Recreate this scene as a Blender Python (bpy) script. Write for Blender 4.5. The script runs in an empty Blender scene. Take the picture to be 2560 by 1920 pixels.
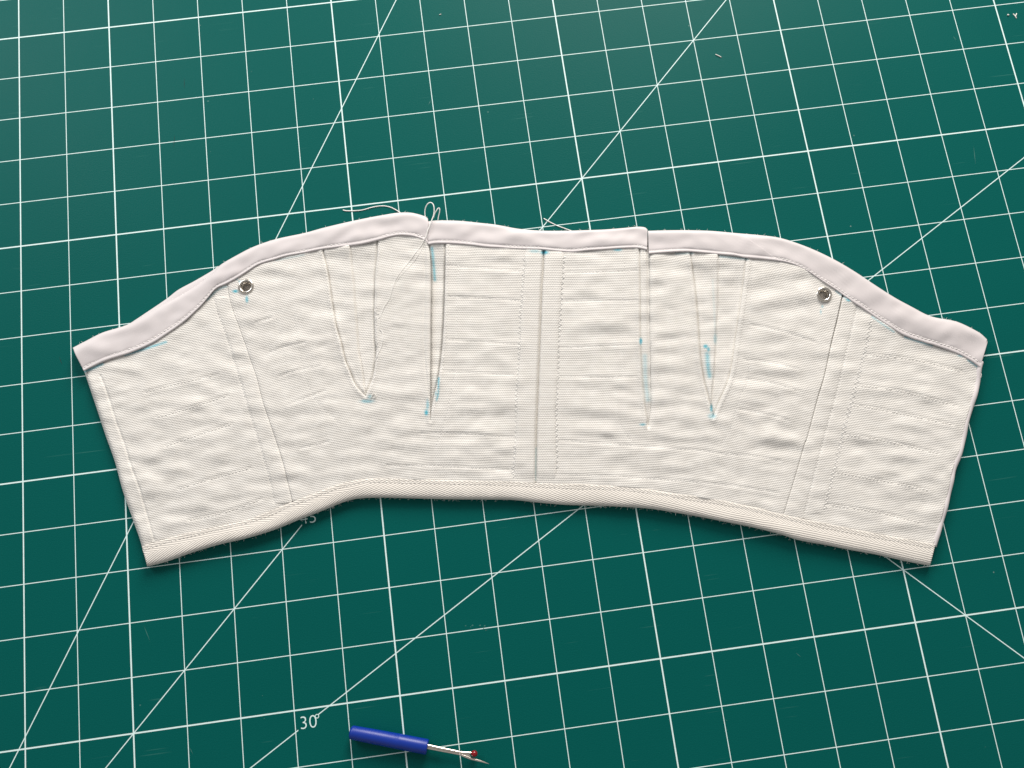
import bpy, bmesh, math
import numpy as np
IN = 0.0254                      # all working coordinates are inches on the cutting mat; meshes are written in metres
sc = bpy.context.scene
C = sc.collection

# ------------------------------------------------------------------ camera
F = 2010.8                       # focal length in pixels of the 2560 x 1920 photograph
R = np.array([[0.99115434, -0.13252138, 0.00715309],
              [0.12821641, 0.97008386, 0.20615007],
              [-0.03425838, -0.20340939, 0.97849424]])     # mat axes -> camera axes
CAM = np.array([7.33284346, -12.65878905, 16.10648333])
cd = bpy.data.cameras.new('camera')
cd.sensor_fit = 'HORIZONTAL'; cd.sensor_width = 36.0; cd.lens = F / 2560 * 36.0
cd.clip_start = 0.01; cd.clip_end = 20.0
cam = bpy.data.objects.new('camera', cd); C.objects.link(cam)
from mathutils import Matrix, Vector
M = Matrix([list(R.T[i]) + [CAM[i] * IN] for i in range(3)] + [[0, 0, 0, 1]])
cam.matrix_world = M
sc.camera = cam

# ------------------------------------------------------------------ light
w = bpy.data.worlds.new('World'); sc.world = w; w.use_nodes = True
bg = w.node_tree.nodes['Background']
bg.inputs[0].default_value = (1.0, 0.965, 0.93, 1); bg.inputs[1].default_value = 0.33
def area(name, loc, target, size, power, col):
    l = bpy.data.lights.new(name, 'AREA'); l.shape = 'DISK'; l.size = size * IN; l.energy = power; l.color = col
    o = bpy.data.objects.new(name, l); C.objects.link(o)
    o.location = Vector(loc) * IN
    d = Vector(target) - Vector(loc); o.rotation_euler = d.to_track_quat('-Z', 'Y').to_euler()
    return o
area('ceiling_lamp', (24, 44, 29), (11, -8, 0), 33, 36.0, (1.0, 0.928, 0.845))
area('window_light', (-24, 30, 34), (2, -3, 0), 25, 8.5, (0.97, 0.98, 1.0))
sc.view_settings.view_transform = 'Standard'; sc.view_settings.look = 'None'
sc.view_settings.exposure = -0.06; sc.view_settings.gamma = 1.0

# ------------------------------------------------------------------ helpers
def un(p, z=0.18):
    """points of the photograph -> mat plane at height z (inches)"""
    p = np.atleast_2d(np.asarray(p, float))
    d = np.c_[(p[:, 0] - 1280) / F, (960 - p[:, 1]) / F, -np.ones(len(p))] @ R
    s = (z - CAM[2]) / d[:, 2]
    return CAM + d * s[:, None]

def res(pts, n=None, step=None):
    """resample a polyline smoothly (Catmull-Rom, then even arc length)"""
    p = np.asarray(pts, float)
    if len(p) > 2:
        q = np.vstack([2 * p[0] - p[1], p, 2 * p[-1] - p[-2]])
        out = []
        for i in range(1, len(q) - 2):
            for t in np.linspace(0, 1, 12, endpoint=False):
                a, b, c, d = q[i - 1], q[i], q[i + 1], q[i + 2]
                out.append(0.5 * (2 * b + (c - a) * t + (2 * a - 5 * b + 4 * c - d) * t * t + (-a + 3 * b - 3 * c + d) * t ** 3))
        out.append(p[-1]); p = np.array(out)
    L = np.r_[0, np.cumsum(np.linalg.norm(np.diff(p, axis=0), axis=1))]
    if n is None: n = max(2, int(L[-1] / step) + 1)
    s = np.linspace(0, L[-1], n)
    return np.stack([np.interp(s, L, p[:, k]) for k in range(p.shape[1])], 1)

rng = np.random.default_rng(7)
_lat = rng.random((8, 256, 256))
def vnoise(x, y, k=0):
    """smooth value noise in 0..1"""
    xi = np.floor(x).astype(int); yi = np.floor(y).astype(int)
    fx = x - xi; fy = y - yi
    fx = fx * fx * (3 - 2 * fx); fy = fy * fy * (3 - 2 * fy)
    L = _lat[k]
    g = lambda a, b: L[(yi + b) % 256, (xi + a) % 256]
    return (g(0, 0) * (1 - fx) + g(1, 0) * fx) * (1 - fy) + (g(0, 1) * (1 - fx) + g(1, 1) * fx) * fy

def pdist(x, y, poly):
    """distance to a polyline (only filled in near it)"""
    poly = np.asarray(poly, float)
    out = np.full(x.shape, 1e3)
    lo = poly.min(0) - 45; hi = poly.max(0) + 45
    m = (x > lo[0]) & (x < hi[0]) & (y > lo[1]) & (y < hi[1])
    if not m.any(): return out
    X = x[m]; Y = y[m]; best = np.full(X.shape, 1e6)
    for a, b in zip(poly[:-1], poly[1:]):
        d = b - a; l2 = d @ d + 1e-9
        t = np.clip(((X - a[0]) * d[0] + (Y - a[1]) * d[1]) / l2, 0, 1)
        best = np.minimum(best, (X - a[0] - t * d[0]) ** 2 + (Y - a[1] - t * d[1]) ** 2)
    out[m] = np.sqrt(best)
    return out

def mesh_obj(name, V, F_, mat, parent=None, smooth=True, uv=None, mark=None):
    me = bpy.data.meshes.new(name)
    V = np.asarray(V, float) * IN
    F_ = [f for f in F_] if not isinstance(F_, np.ndarray) else F_
    if isinstance(F_, np.ndarray):
        n = len(F_); k = F_.shape[1]
        me.vertices.add(len(V)); me.vertices.foreach_set('co', V.astype(np.float32).ravel())
        me.loops.add(n * k); me.loops.foreach_set('vertex_index', F_.astype(np.int32).ravel())
        me.polygons.add(n); me.polygons.foreach_set('loop_start', np.arange(0, n * k, k, dtype=np.int32))
        me.update(calc_edges=True); me.validate()
    else:
        me.from_pydata([tuple(v) for v in V], [], [tuple(f) for f in F_])
        b3 = bmesh.new(); b3.from_mesh(me); bmesh.ops.recalc_face_normals(b3, faces=b3.faces); b3.to_mesh(me); b3.free()
    if uv is not None:
        l = me.uv_layers.new(name='weave')
        idx = np.zeros(len(me.loops), np.int32); me.loops.foreach_get('vertex_index', idx)
        l.data.foreach_set('uv', np.asarray(uv, np.float32)[idx].ravel())
    if mark is not None:
        a = me.attributes.new('mark', 'FLOAT', 'POINT'); a.data.foreach_set('value', np.asarray(mark, np.float32))
    if smooth: me.polygons.foreach_set('use_smooth', np.ones(len(me.polygons), bool))
    me.materials.append(mat); me.update()
    o = bpy.data.objects.new(name, me); C.objects.link(o)
    if parent: o.parent = parent
    return o

def tag(o, label=None, cat=None, group=None, kind=None):
    if label: o['label'] = label
    if cat: o['category'] = cat
    if group: o['group'] = group
    if kind: o['kind'] = kind
    return o

def empty(name, loc, label, cat):
    o = bpy.data.objects.new(name, None); C.objects.link(o)
    o.empty_display_size = 0.01
    return tag(o, label, cat)

def tube_geo(P, r, sides=6, cap=True):
    P = np.asarray(P, float); n = len(P)
    r = np.broadcast_to(np.asarray(r, float), (n,))
    T = np.gradient(P, axis=0); T /= np.linalg.norm(T, axis=1)[:, None] + 1e-12
    up = np.array([0, 0, 1.0])
    S = np.cross(T, up); bad = np.linalg.norm(S, axis=1) < 1e-4; S[bad] = [1, 0, 0]
    S /= np.linalg.norm(S, axis=1)[:, None]
    U = np.cross(S, T)
    a = np.linspace(0, 2 * math.pi, sides, endpoint=False)
    V = (P[:, None, :] + r[:, None, None] * (np.cos(a)[None, :, None] * S[:, None, :] + np.sin(a)[None, :, None] * U[:, None, :])).reshape(-1, 3)
    Fs = []
    for i in range(n - 1):
        for j in range(sides):
            k = (j + 1) % sides
            Fs.append((i * sides + j, i * sides + k, (i + 1) * sides + k, (i + 1) * sides + j))
    if cap:
        Fs.append(tuple(range(sides))[::-1]); Fs.append(tuple((n - 1) * sides + j for j in range(sides)))
    return V, Fs

class Geo:
    """collects shapes into ONE mesh"""
    def __init__(s): s.V = []; s.F = []; s.n = 0
    def add(s, V, F_):
        s.V.append(np.asarray(V)); s.F += [tuple(i + s.n for i in f) for f in F_]; s.n += len(V)
    def build(s, name, mat, parent=None, **k):
        return mesh_obj(name, np.vstack(s.V), s.F, mat, parent, **k)

def lathe_geo(prof, origin, axis, sides=40, closed=False):
    """profile of (distance along axis, radius) pairs turned about an axis"""
    ax = np.asarray(axis, float); ax /= np.linalg.norm(ax)
    a = np.cross(ax, [0, 0, 1.0])
    if np.linalg.norm(a) < 1e-3: a = np.array([1.0, 0, 0])
    a /= np.linalg.norm(a); b = np.cross(ax, a)
    th = np.linspace(0, 2 * math.pi, sides, endpoint=False)
    V = []
    for h, r in prof:
        V.append(np.asarray(origin) + ax * h + r * (np.cos(th)[:, None] * a + np.sin(th)[:, None] * b))
    n = len(prof); Fs = []
    for i in range(n - 1 + (1 if closed else 0)):
        i2 = (i + 1) % n
        for j in range(sides):
            k = (j + 1) % sides
            Fs.append((i * sides + j, i * sides + k, i2 * sides + k, i2 * sides + j))
    return np.vstack(V), Fs

# ------------------------------------------------------------------ materials
class N:
    """small expression helper for math nodes"""
    nt = None
    def __init__(s, sock): s.s = sock
    @staticmethod
    def op(o, *a):
        n = N.nt.nodes.new('ShaderNodeMath'); n.operation = o
        for i, v in enumerate(a):
            if isinstance(v, N): N.nt.links.new(v.s, n.inputs[i])
            else: n.inputs[i].default_value = v
        return N(n.outputs[0])
    def __add__(s, o): return N.op('ADD', s, o)
    def __radd__(s, o): return N.op('ADD', o, s)
    def __sub__(s, o): return N.op('SUBTRACT', s, o)
    def __rsub__(s, o): return N.op('SUBTRACT', o, s)
    def __mul__(s, o): return N.op('MULTIPLY', s, o)
    __rmul__ = __mul__
    def __truediv__(s, o): return N.op('DIVIDE', s, o)
    def abs(s): return N.op('ABSOLUTE', s)
    def lt(s, o): return N.op('LESS_THAN', s, o)
    def gt(s, o): return N.op('GREATER_THAN', s, o)
    def mx(s, o): return N.op('MAXIMUM', s, o)
    def floor(s): return N.op('FLOOR', s)
    def round(s): return N.op('ROUND', s)
    def sin(s): return N.op('SINE', s)
    def cos(s): return N.op('COSINE', s)
    def pow(s, o): return N.op('POWER', s, o)

def new_mat(name, col, rough=0.5, metal=0.0, sheen=0.0):
    m = bpy.data.materials.new(name); m.use_nodes = True
    nt = m.node_tree; b = nt.nodes['Principled BSDF']
    b.inputs['Base Color'].default_value = (*col, 1); b.inputs['Roughness'].default_value = rough
    b.inputs['Metallic'].default_value = metal
    if sheen:
        b.inputs['Sheen Weight'].default_value = sheen; b.inputs['Sheen Roughness'].default_value = 0.5
    return m, nt, b
def node(nt, t, **k):
    n = nt.nodes.new(t)
    for a, v in k.items(): setattr(n, a, v)
    return n
def noise_of(nt, vec, scale, detail=2.0, rough=0.5, mapscale=None):
    if mapscale:
        mp = node(nt, 'ShaderNodeMapping'); mp.inputs['Scale'].default_value = mapscale
        nt.links.new(vec, mp.inputs[0]); vec = mp.outputs[0]
    n = node(nt, 'ShaderNodeTexNoise'); n.inputs['Scale'].default_value = scale
    n.inputs['Detail'].default_value = detail; n.inputs['Roughness'].default_value = rough
    nt.links.new(vec, n.inputs['Vector'])
    return n.outputs[0]
def ramp(nt, sock, stops):
    r = node(nt, 'ShaderNodeValToRGB'); e = r.color_ramp.elements
    while len(e) < len(stops): e.new(0.5)
    for i, (p, c) in enumerate(stops):
        e[i].position = p; e[i].color = (*c, 1)
    nt.links.new(sock, r.inputs[0]); return r.outputs[0]
def mix(nt, fac, a, b):
    n = node(nt, 'ShaderNodeMix', data_type='RGBA')
    if isinstance(fac, (int, float)): n.inputs[0].default_value = fac
    else: nt.links.new(fac, n.inputs[0])
    for v, i in ((a, 6), (b, 7)):
        if isinstance(v, tuple): n.inputs[i].default_value = (*v, 1)
        else: nt.links.new(v, n.inputs[i])
    return n.outputs[2]
def bump(nt, b, height, dist, strength=1.0, fw=0.1):
    n = node(nt, 'ShaderNodeBump'); n.inputs['Strength'].default_value = strength
    n.inputs['Distance'].default_value = dist
    if 'Filter Width' in n.inputs: n.inputs['Filter Width'].default_value = fw
    nt.links.new(height, n.inputs['Height']); nt.links.new(n.outputs[0], b.inputs['Normal'])

# --- cutting mat: printed inch grid, heavier every five, angle lines
LINE = (0.74, 0.93, 0.93)
def mat_cutting():
    m, nt, b = new_mat('cutting_mat_vinyl', (0.004, 0.085, 0.068), 0.42)
    b.inputs['Specular IOR Level'].default_value = 0.07
    N.nt = nt
    tc = node(nt, 'ShaderNodeTexCoord'); sx = node(nt, 'ShaderNodeSeparateXYZ')
    nt.links.new(tc.outputs['Object'], sx.inputs[0])
    u = N(sx.outputs[0]) / IN; v = N(sx.outputs[1]) / IN
    def grid(q):
        thin = (q - q.round()).abs().lt(0.0078)
        q5 = q / 5.0
        thick = ((q5 - q5.round()).abs() * 5.0).lt(0.0140)
        return thin.mx(thick)
    g = grid(u).mx(grid(v)).mx((u + 2.0).abs().lt(0.0125))
    def line(a, bb, c, wd=0.0092):
        n = math.hypot(a, bb)
        return (u * (a / n) + v * (bb / n) + c / n).abs().lt(wd)
    s3 = math.sqrt(3)
    l60 = line(s3, -1, -(s3 * 5.01 + 2.65))
    l45 = line(1, -1, -15.0) * (1.0 - u.gt(3.42) * u.lt(3.95))
    l30 = line(1 / s3, -1, -(14.23 + 5 / s3)) * (1.0 - u.gt(3.05) * u.lt(3.44))
    lm = line(1, 1, -1.0) * u.gt(11.0)
    g = g.mx(l60).mx(l45).mx(l30).mx(lm)
    # worn ink
    wear = noise_of(nt, tc.outputs['Object'], 260, 3, 0.6)
    g = g * (0.80 + 0.20 * N(ramp(nt, wear, [(0.25, (0.3,) * 3), (0.5, (1,) * 3)])))
    big = noise_of(nt, tc.outputs['Object'], 9, 2)
    base = mix(nt, big, (0.0002, 0.088, 0.079), (0.0005, 0.101, 0.091))
    fine = noise_of(nt, tc.outputs['Object'], 2600, 2)
    base = mix(nt, ramp(nt, fine, [(0.45, (0,) * 3), (0.75, (1,) * 3)]), base, (0.003, 0.112, 0.100))
    # faint pale knife scratches and specks
    for k, (rot, sc_) in enumerate(((0.4, (1.2, 70, 1)), (1.5, (1.5, 85, 1)), (-0.7, (1.0, 60, 1)))):
        mp = node(nt, 'ShaderNodeMapping'); mp.inputs['Rotation'].default_value = (0, 0, rot); mp.inputs['Scale'].default_value = sc_
        mp.inputs['Location'].default_value = (k * 3.1, k * 1.7, 0)
        nt.links.new(tc.outputs['Object'], mp.inputs[0])
        s = noise_of(nt, mp.outputs[0], 14, 1)
        patch = noise_of(nt, tc.outputs['Object'], 34 + 9 * k, 1)
        f = N(ramp(nt, s, [(0.715, (0,) * 3), (0.76, (1,) * 3)])) * N(ramp(nt, patch, [(0.60, (0,) * 3), (0.70, (1,) * 3)])) * 0.30
        base = mix(nt, f.s, base, (0.06, 0.22, 0.19))
    vor = node(nt, 'ShaderNodeTexVoronoi'); vor.inputs['Scale'].default_value = 55
    nt.links.new(tc.outputs['Object'], vor.inputs['Vector'])
    sp = N(vor.outputs['Distance']).lt(0.022) * N(ramp(nt, noise_of(nt, tc.outputs['Object'], 60, 0), [(0.55, (0,) * 3), (0.6, (1,) * 3)])) * 0.5
    base = mix(nt, sp.s, base, (0.30, 0.42, 0.38))
    col = mix(nt, g.s, base, LINE)
    nt.links.new(col, b.inputs['Base Color'])
    rg = ramp(nt, noise_of(nt, tc.outputs['Object'], 14, 3), [(0.3, (0.41,) * 3), (0.7, (0.46,) * 3)])
    nt.links.new(rg, b.inputs['Roughness'])
    bump(nt, b, noise_of(nt, tc.outputs['Object'], 1500, 2), 0.00010, 0.7)
    return m
MAT_CUT = mat_cutting()
MAT_PRINT = new_mat('white_print', LINE, 0.45)[0]

def mat_canvas(name, c0, c1, rel=0.00022, strength=0.75):
    m, nt, b = new_mat(name, c0, 0.85, sheen=0.15)
    N.nt = nt
    uv = node(nt, 'ShaderNodeUVMap', uv_map='weave'); s = node(nt, 'ShaderNodeSeparateXYZ')
    nt.links.new(uv.outputs[0], s.inputs[0])
    tc = node(nt, 'ShaderNodeTexCoord')
    wob = N(noise_of(nt, uv.outputs[0], 0.07, 1)) * 1.3
    u = N(s.outputs[0]) + wob; v = N(s.outputs[1]) + wob * 0.8
    # heavy weft ribs, each beaded by the warp; beads shift half a step from rib to rib
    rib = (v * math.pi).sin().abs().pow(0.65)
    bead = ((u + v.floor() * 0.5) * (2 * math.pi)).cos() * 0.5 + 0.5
    slub = N(noise_of(nt, uv.outputs[0], 0.5, 2, mapscale=(0.12, 1.0, 1)))
    h = rib * (0.42 + bead * 0.58) * (0.86 + 0.28 * slub)
    bump(nt, b, h.s, rel, strength)
    big = noise_of(nt, tc.outputs['Object'], 22, 3)
    col = mix(nt, big, c0, c1)
    th = noise_of(nt, uv.outputs[0], 1.0, 1, mapscale=(0.1, 1.0, 1))
    col = mix(nt, (N(th) * 0.08).s, col, (0.62, 0.57, 0.50))
    fl = noise_of(nt, uv.outputs[0], 0.33, 2, mapscale=(0.7, 1.0, 1))
    col = mix(nt, ramp(nt, fl, [(0.42, (0.32,) * 3), (0.62, (0,) * 3)]), col, (0.66, 0.635, 0.595))
    col = mix(nt, (bead * rib * 0.30).s, col, (0.90, 0.885, 0.85))      # lighter bead tops: the shade between ribs is put into the colour
    at = node(nt, 'ShaderNodeAttribute', attribute_name='mark')
    brk = N(at.outputs['Fac']) * (0.55 + 0.9 * N(noise_of(nt, uv.outputs[0], 0.6, 2)))
    cl = N.op('MINIMUM', brk, 0.95)
    col = mix(nt, cl.s, col, (0.07, 0.47, 0.60))
    nt.links.new(col, b.inputs['Base Color'])
    return m
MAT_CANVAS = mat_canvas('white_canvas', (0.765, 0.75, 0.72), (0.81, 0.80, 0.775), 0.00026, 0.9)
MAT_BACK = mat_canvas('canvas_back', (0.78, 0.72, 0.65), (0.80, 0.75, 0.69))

def mat_satin():
    m, nt, b = new_mat('white_satin', (0.82, 0.765, 0.775), 0.55, sheen=0.08)
    tc = node(nt, 'ShaderNodeTexCoord')
    col = mix(nt, noise_of(nt, tc.outputs['Object'], 25, 2), (0.62, 0.58, 0.595), (0.67, 0.635, 0.645))
    nt.links.new(col, b.inputs['Base Color'])
    bump(nt, b, noise_of(nt, tc.outputs['Object'], 3000, 2), 0.00004, 0.5)
    return m
MAT_SATIN = mat_satin()

def mat_twill():
    m, nt, b = new_mat('white_twill_tape', (0.80, 0.77, 0.72), 0.8, sheen=0.1)
    N.nt = nt
    uv = node(nt, 'ShaderNodeUVMap', uv_map='weave'); s = node(nt, 'ShaderNodeSeparateXYZ')
    nt.links.new(uv.outputs[0], s.inputs[0])
    u = N(s.outputs[0]); v = N(s.outputs[1])          # u along the tape, v across it, pixels
    wob = N(noise_of(nt, uv.outputs[0], 0.03, 2)) * 5
    ph = (u + (v - 22.0).abs() * 2.6 + wob) * (2 * math.pi / 12.5)
    h = ph.sin() * 0.5 + 0.5
    bump(nt, b, h.s, 0.00022, 0.8)
    col = mix(nt, (h * 0.3).s, (0.76, 0.725, 0.675), (0.84, 0.815, 0.775))
    nt.links.new(col, b.inputs['Base Color'])
    return m
MAT_TWILL = mat_twill()
MAT_THREAD = new_mat('white_thread', (0.90, 0.885, 0.855), 0.7)[0]
_b = MAT_THREAD.node_tree.nodes['Principled BSDF']; _b.inputs['Subsurface Weight'].default_value = 0.9
_b.inputs['Subsurface Scale'].default_value = 0.0006; _b.inputs['Subsurface Radius'].default_value = (1, 1, 1)
MAT_LINT = new_mat('white_lint', (0.85, 0.84, 0.80), 0.8)[0]
def mat_metal(name, col, rough):
    m, nt, b = new_mat(name, col, rough, 1.0)
    tc = node(nt, 'ShaderNodeTexCoord')
    bump(nt, b, noise_of(nt, tc.outputs['Object'], 900, 2), 0.00003, 0.4)
    return m
MAT_NICKEL = mat_metal('nickel', (0.74, 0.70, 0.64), 0.22)
MAT_STEEL = mat_metal('bright_steel', (0.86, 0.79, 0.72), 0.24)
def mat_plastic(name, col, rough):
    m, nt, b = new_mat(name, col, rough)
    tc = node(nt, 'ShaderNodeTexCoord')
    b.inputs['Subsurface Weight'].default_value = 0.0
    bump(nt, b, noise_of(nt, tc.outputs['Object'], 700, 3), 0.00005, 0.5)
    return m
MAT_BLUE = mat_plastic('blue_plastic', (0.0002, 0.028, 0.30), 0.38)
MAT_RED = mat_plastic('red_plastic', (0.22, 0.004, 0.008), 0.16)

# ------------------------------------------------------------------ the cutting mat
cutting_mat = tag(bpy.data.objects.new('cutting_mat', bpy.data.meshes.new('cutting_mat')),
                  'dark green cutting mat with white inch grid and angle lines under everything', 'cutting mat')
C.objects.link(cutting_mat)
bm = bmesh.new()
bmesh.ops.create_cube(bm, size=1)
for vtx in bm.verts:
    vtx.co = Vector(((9 + vtx.co.x * 37) * IN, (-7.5 + vtx.co.y * 25.5) * IN, (-0.06 + vtx.co.z * 0.12) * IN))
bmesh.ops.bevel(bm, geom=bm.edges[:] + bm.verts[:], offset=0.02 * IN, segments=2, affect='EDGES')
bm.to_mesh(cutting_mat.data); bm.free()
cutting_mat.data.materials.append(MAT_CUT)

def printed(text, px, size, rot):
    cu = bpy.data.curves.new('printed_number', 'FONT'); cu.body = text; cu.size = size * IN; cu.space_character = 1.05; cu.offset = -0.0045 * IN
    o = bpy.data.objects.new('tmp', cu); C.objects.link(o)
    dg = bpy.context.evaluated_depsgraph_get()
    me = bpy.data.meshes.new_from_object(o.evaluated_get(dg))
    C.objects.unlink(o); bpy.data.objects.remove(o)
    me.materials.clear(); me.materials.append(MAT_PRINT)
    p = un([px], 0)[0]
    n = bpy.data.objects.new('printed_number', me); C.objects.link(n); n.parent = cutting_mat
    n.location = (p[0] * IN, p[1] * IN, 0.0015 * IN); n.rotation_euler = (0, 0, rot)
    return n
tag(printed('30', (749.5, 1824), 0.330, 0.0), 'printed number 30 beside the angle line')
tag(printed('45', (750.5, 1311), 0.330, 0.0), 'printed number 45 half covered by the garment')
def degree_sign(px):
    p = un([px], 0)[0]; a = np.linspace(0, 2 * math.pi, 25)[:-1]
    V = [(p[0] + r * math.cos(t), p[1] + r * math.sin(t), 0.002) for r in (0.026, 0.040) for t in a]
    Fs = [(i, (i + 1) % 24, 24 + (i + 1) % 24, 24 + i) for i in range(24)]
    Fs = [f[::-1] for f in Fs]
    return mesh_obj('degree_sign', V, Fs, MAT_PRINT, cutting_mat)
degree_sign((792.5, 1790.5))

# knife scratches, dark fibres and scuffs on the mat's surface
MAT_SCRATCH = new_mat('scratched_vinyl', (0.035, 0.17, 0.15), 0.6)[0]
MAT_DARK = new_mat('dark_fibre', (0.006, 0.02, 0.018), 0.8)[0]
def sliver(a, b, wd, mat, name):
    A, B = un([a, b], 0); d = (B - A) / np.linalg.norm(B - A); n_ = np.array([-d[1], d[0], 0]) * wd / 2; m_ = (A + B) / 2
    V = np.array([A, m_ - n_, B, m_ + n_ * 0.6]); V[:, 2] = 0.0012
    return mesh_obj(name, V, [(0, 1, 2, 3)], mat, cutting_mat, smooth=False)
for a, b in (((359,1562),(376,1605)), ((474,1868),(483,1886)), ((2434,365),(2439,411)), ((2382,90),(2391,101)), ((1989,1631),(2003,1643)), ((1071,262),(1077,250)), ((2050,1080),(2056,1073)), ((1700,1210),(1709,1197))):
    sliver(a, b, 0.016, MAT_SCRATCH, 'scratch')
for a, b in (((437,336),(434,370)), ((461,194),(461,223)), ((148,891),(156,913))):
    sliver(a, b, 0.012, MAT_DARK, 'dark_fibre')
g = Geo()
for k in range(26):
    c_ = np.array([(1164 + 58 * _lat[0, 0, k], 1562 + 18 * _lat[0, 1, k])] if k < 8 else [(2560 * _lat[0, 2, k], 1920 * _lat[0, 3, k])]); p_ = un(c_, 0)[0]; r_ = 0.006 + 0.010 * _lat[0, 4, k]
    a_ = np.linspace(0, 2 * math.pi, 7)[:-1]
    V = np.c_[p_[0] + r_ * np.cos(a_) * (1 + .5 * _lat[1, k, :6]), p_[1] + r_ * np.sin(a_), np.full(6, 0.0018)]
    g.add(V, [tuple(range(6))])
tag(g.build('scuff', MAT_SCRATCH, cutting_mat, smooth=False), kind='stuff')

# ------------------------------------------------------------------ the garment: outlines and seams (photograph pixels)
TOP_OUT_L = [(181.7,869.4),(214,852.6),(255,832),(295.6,819.5),(320,810.6),(363,787.5),(404,764),(447.5,741),(499,709),(531.6,681.7),(553,661),(594,637),(634.6,616.6),(689,598),(760,582.7),(808.5,569.5),(862.7,556.5),(917,545),(957.7,537.5),(993,532),(1025.5,531.5),(1052.6,537.5),(1067.5,544),(1070.5,549)]
TOP_IN_L = [(210,928.5),(227.8,919),(268.5,901),(322.7,883.8),(377,860.7),(412,839),(458.3,806.5),(499,768.5),(518,746.8),(539.7,722.4),(566.8,710),(594,695.3),(621,677.6),(648,661.4),(689,649),(716,641),(760,633),(808.5,623.7),(862.7,617),(903.4,611.5),(944,602),(971,594),(998,589),(1025.5,590.7),(1047,596),(1063.4,603.4),(1069.4,611.5)]
TOP_OUT_M = [(1070,553.5),(1093,551),(1147.5,552),(1201.8,557.3),(1242,562),(1294,571.5),(1348.5,576.4),(1402.7,577),(1457,575.6),(1511,573.7),(1565.5,569.4),(1592.6,566.7),(1611.6,568.3),(1619,574)]
TOP_IN_M = [(1070,612.6),(1093,609.6),(1134,610),(1174.6,613.4),(1215,618.5),(1250,620.8),(1294,623),(1348.5,624.4),(1389,628.5),(1430,631.2),(1470.5,627),(1511,624.4),(1552,621.7),(1592.6,621),(1618,625.8)]
TOP_OUT_R = [(1620,577),(1674,575.6),(1728,575.6),(1782.4,577.5),(1840,582.7),(1897.6,587.7),(1946.5,594),(1995.3,608.8),(2044,628.4),(2093,652.8),(2141.8,682),(2190.6,714.6),(2239.5,745.5),(2281.8,768.3),(2311,784),(2337,793.4),(2386,802.5),(2418.5,815.5),(2451,833.4),(2467,848)]
TOP_IN_R = [(1622,635.5),(1646.8,633.4),(1687.5,630.7),(1722.8,630),(1755,632.6),(1796,636.6),(1840,640.7),(1865,645.3),(1914,649.5),(1962.8,656),(1995.3,665.8),(2027.9,683.7),(2060.4,706.5),(2093,727.6),(2125.5,752),(2158,773),(2190.6,796),(2223,817),(2262,840),(2304.6,854.6),(2337,864.4),(2369.7,875.8),(2402,888.8),(2428,903.4),(2450,919.7)]
LEFT = [(181.7,869.4),(189.8,890.6),(200.7,912.3),(210.5,929.3),(225,971.6),(244.6,1030),(264,1088.8),(287,1154),(306.5,1225.5),(329.3,1290.6),(348.8,1346),(355.3,1368.7)]
RIGHT = [(2467,848),(2469,856),(2462.4,872.5),(2456,902),(2450.5,922),(2449,945),(2446,965),(2431.5,1014),(2418.5,1056),(2412,1095),(2399,1141),(2386,1176.7),(2376,1225.5),(2360,1290.6),(2338.7,1362)]
BOT_IN = [(355.3,1366),(388,1355),(453,1337),(550.6,1315),(615.7,1300.4),(681,1276),(713.4,1262),(746,1249),(778.5,1237),(811,1224),(857.7,1208.3),(906.5,1198.5),(955,1197),(1020,1198.5),(1085.5,1200),(1150.6,1201.8),(1215.7,1202.4),(1281,1204.4),(1346,1208),(1397.7,1210),(1495,1212.7),(1560,1217),(1625.5,1224.4),(1690.6,1234.8),(1755.7,1243.5),(1821,1254.5),(1886,1268.5),(1956,1285.7),(2028,1302),(2125.5,1322),(2190.6,1334.6),(2255.7,1346),(2321,1358),(2338.7,1361)]
BOT_OUT = [(368,1416),(381,1413.5),(420,1403),(485.5,1380),(550.6,1361),(615.7,1346),(681,1326.4),(746,1300.4),(811,1275),(857.7,1256),(896.7,1246.5),(955,1244),(1020.4,1245.7),(1085.5,1247.4),(1150.6,1248.6),(1215.7,1249),(1281,1250),(1346,1256.5),(1411,1262),(1480,1264),(1560.4,1267.4),(1625.5,1272),(1690.6,1282),(1755.7,1293.4),(1821,1306.4),(1886,1319.5),(1951,1336),(1995,1350),(2060.4,1362),(2125.5,1375),(2190.6,1386.7),(2255.7,1401.3),(2304.6,1411),(2325,1414.3)]
L1 = [(569.5,706),(572,727),(576,745),(585,776),(596,805),(605,832),(614,857),(625,891),(634,917),(643,944),(658,1004),(684,1082),(707,1154),(726,1232),(731,1252)]
L1S = [(534,743),(545,783),(559.6,823),(574,864),(586.7,908),(597.5,942),(622,1024),(648,1108),(671,1186),(687,1258)]
L0S = [(251,939),(267.4,981),(290,1053),(310,1108),(329,1170),(349,1222),(368,1290),(384.6,1349)]
A_L = [(806.5,612),(807,628),(812.4,652),(819.7,688.5),(826,733.7),(832.3,775),(839.5,815),(850.4,851),(861.7,898),(874.3,928.5),(885,955.6),(898,974),(914,990)]
A_R = [(944.4,590),(944.4,603.5),(943.5,634),(938,688.5),(937,743),(936,779),(937,815),(938,851),(941,870),(939,895),(937,915),(932,943),(923,968),(914,990)]
A_M = [(875,610),(879,652),(885,706.6),(888.4,761),(893,815),(897.4,876.5),(903,905),(907,928.5),(911.4,965),(914,982)]
A_T = [(914,990),(921,1060),(924,1130),(925,1215)]
B_L = [(1067,596),(1072,616),(1075.5,652),(1076.4,697.5),(1076.4,743),(1075.5,815),(1075.5,876.5),(1075,929),(1075,964.6),(1075,1019),(1076,1052)]
B_LR = [(1060,606),(1062,697),(1060,790),(1059,838),(1060.5,876),(1062,910),(1068,961),(1073,990)]
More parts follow.
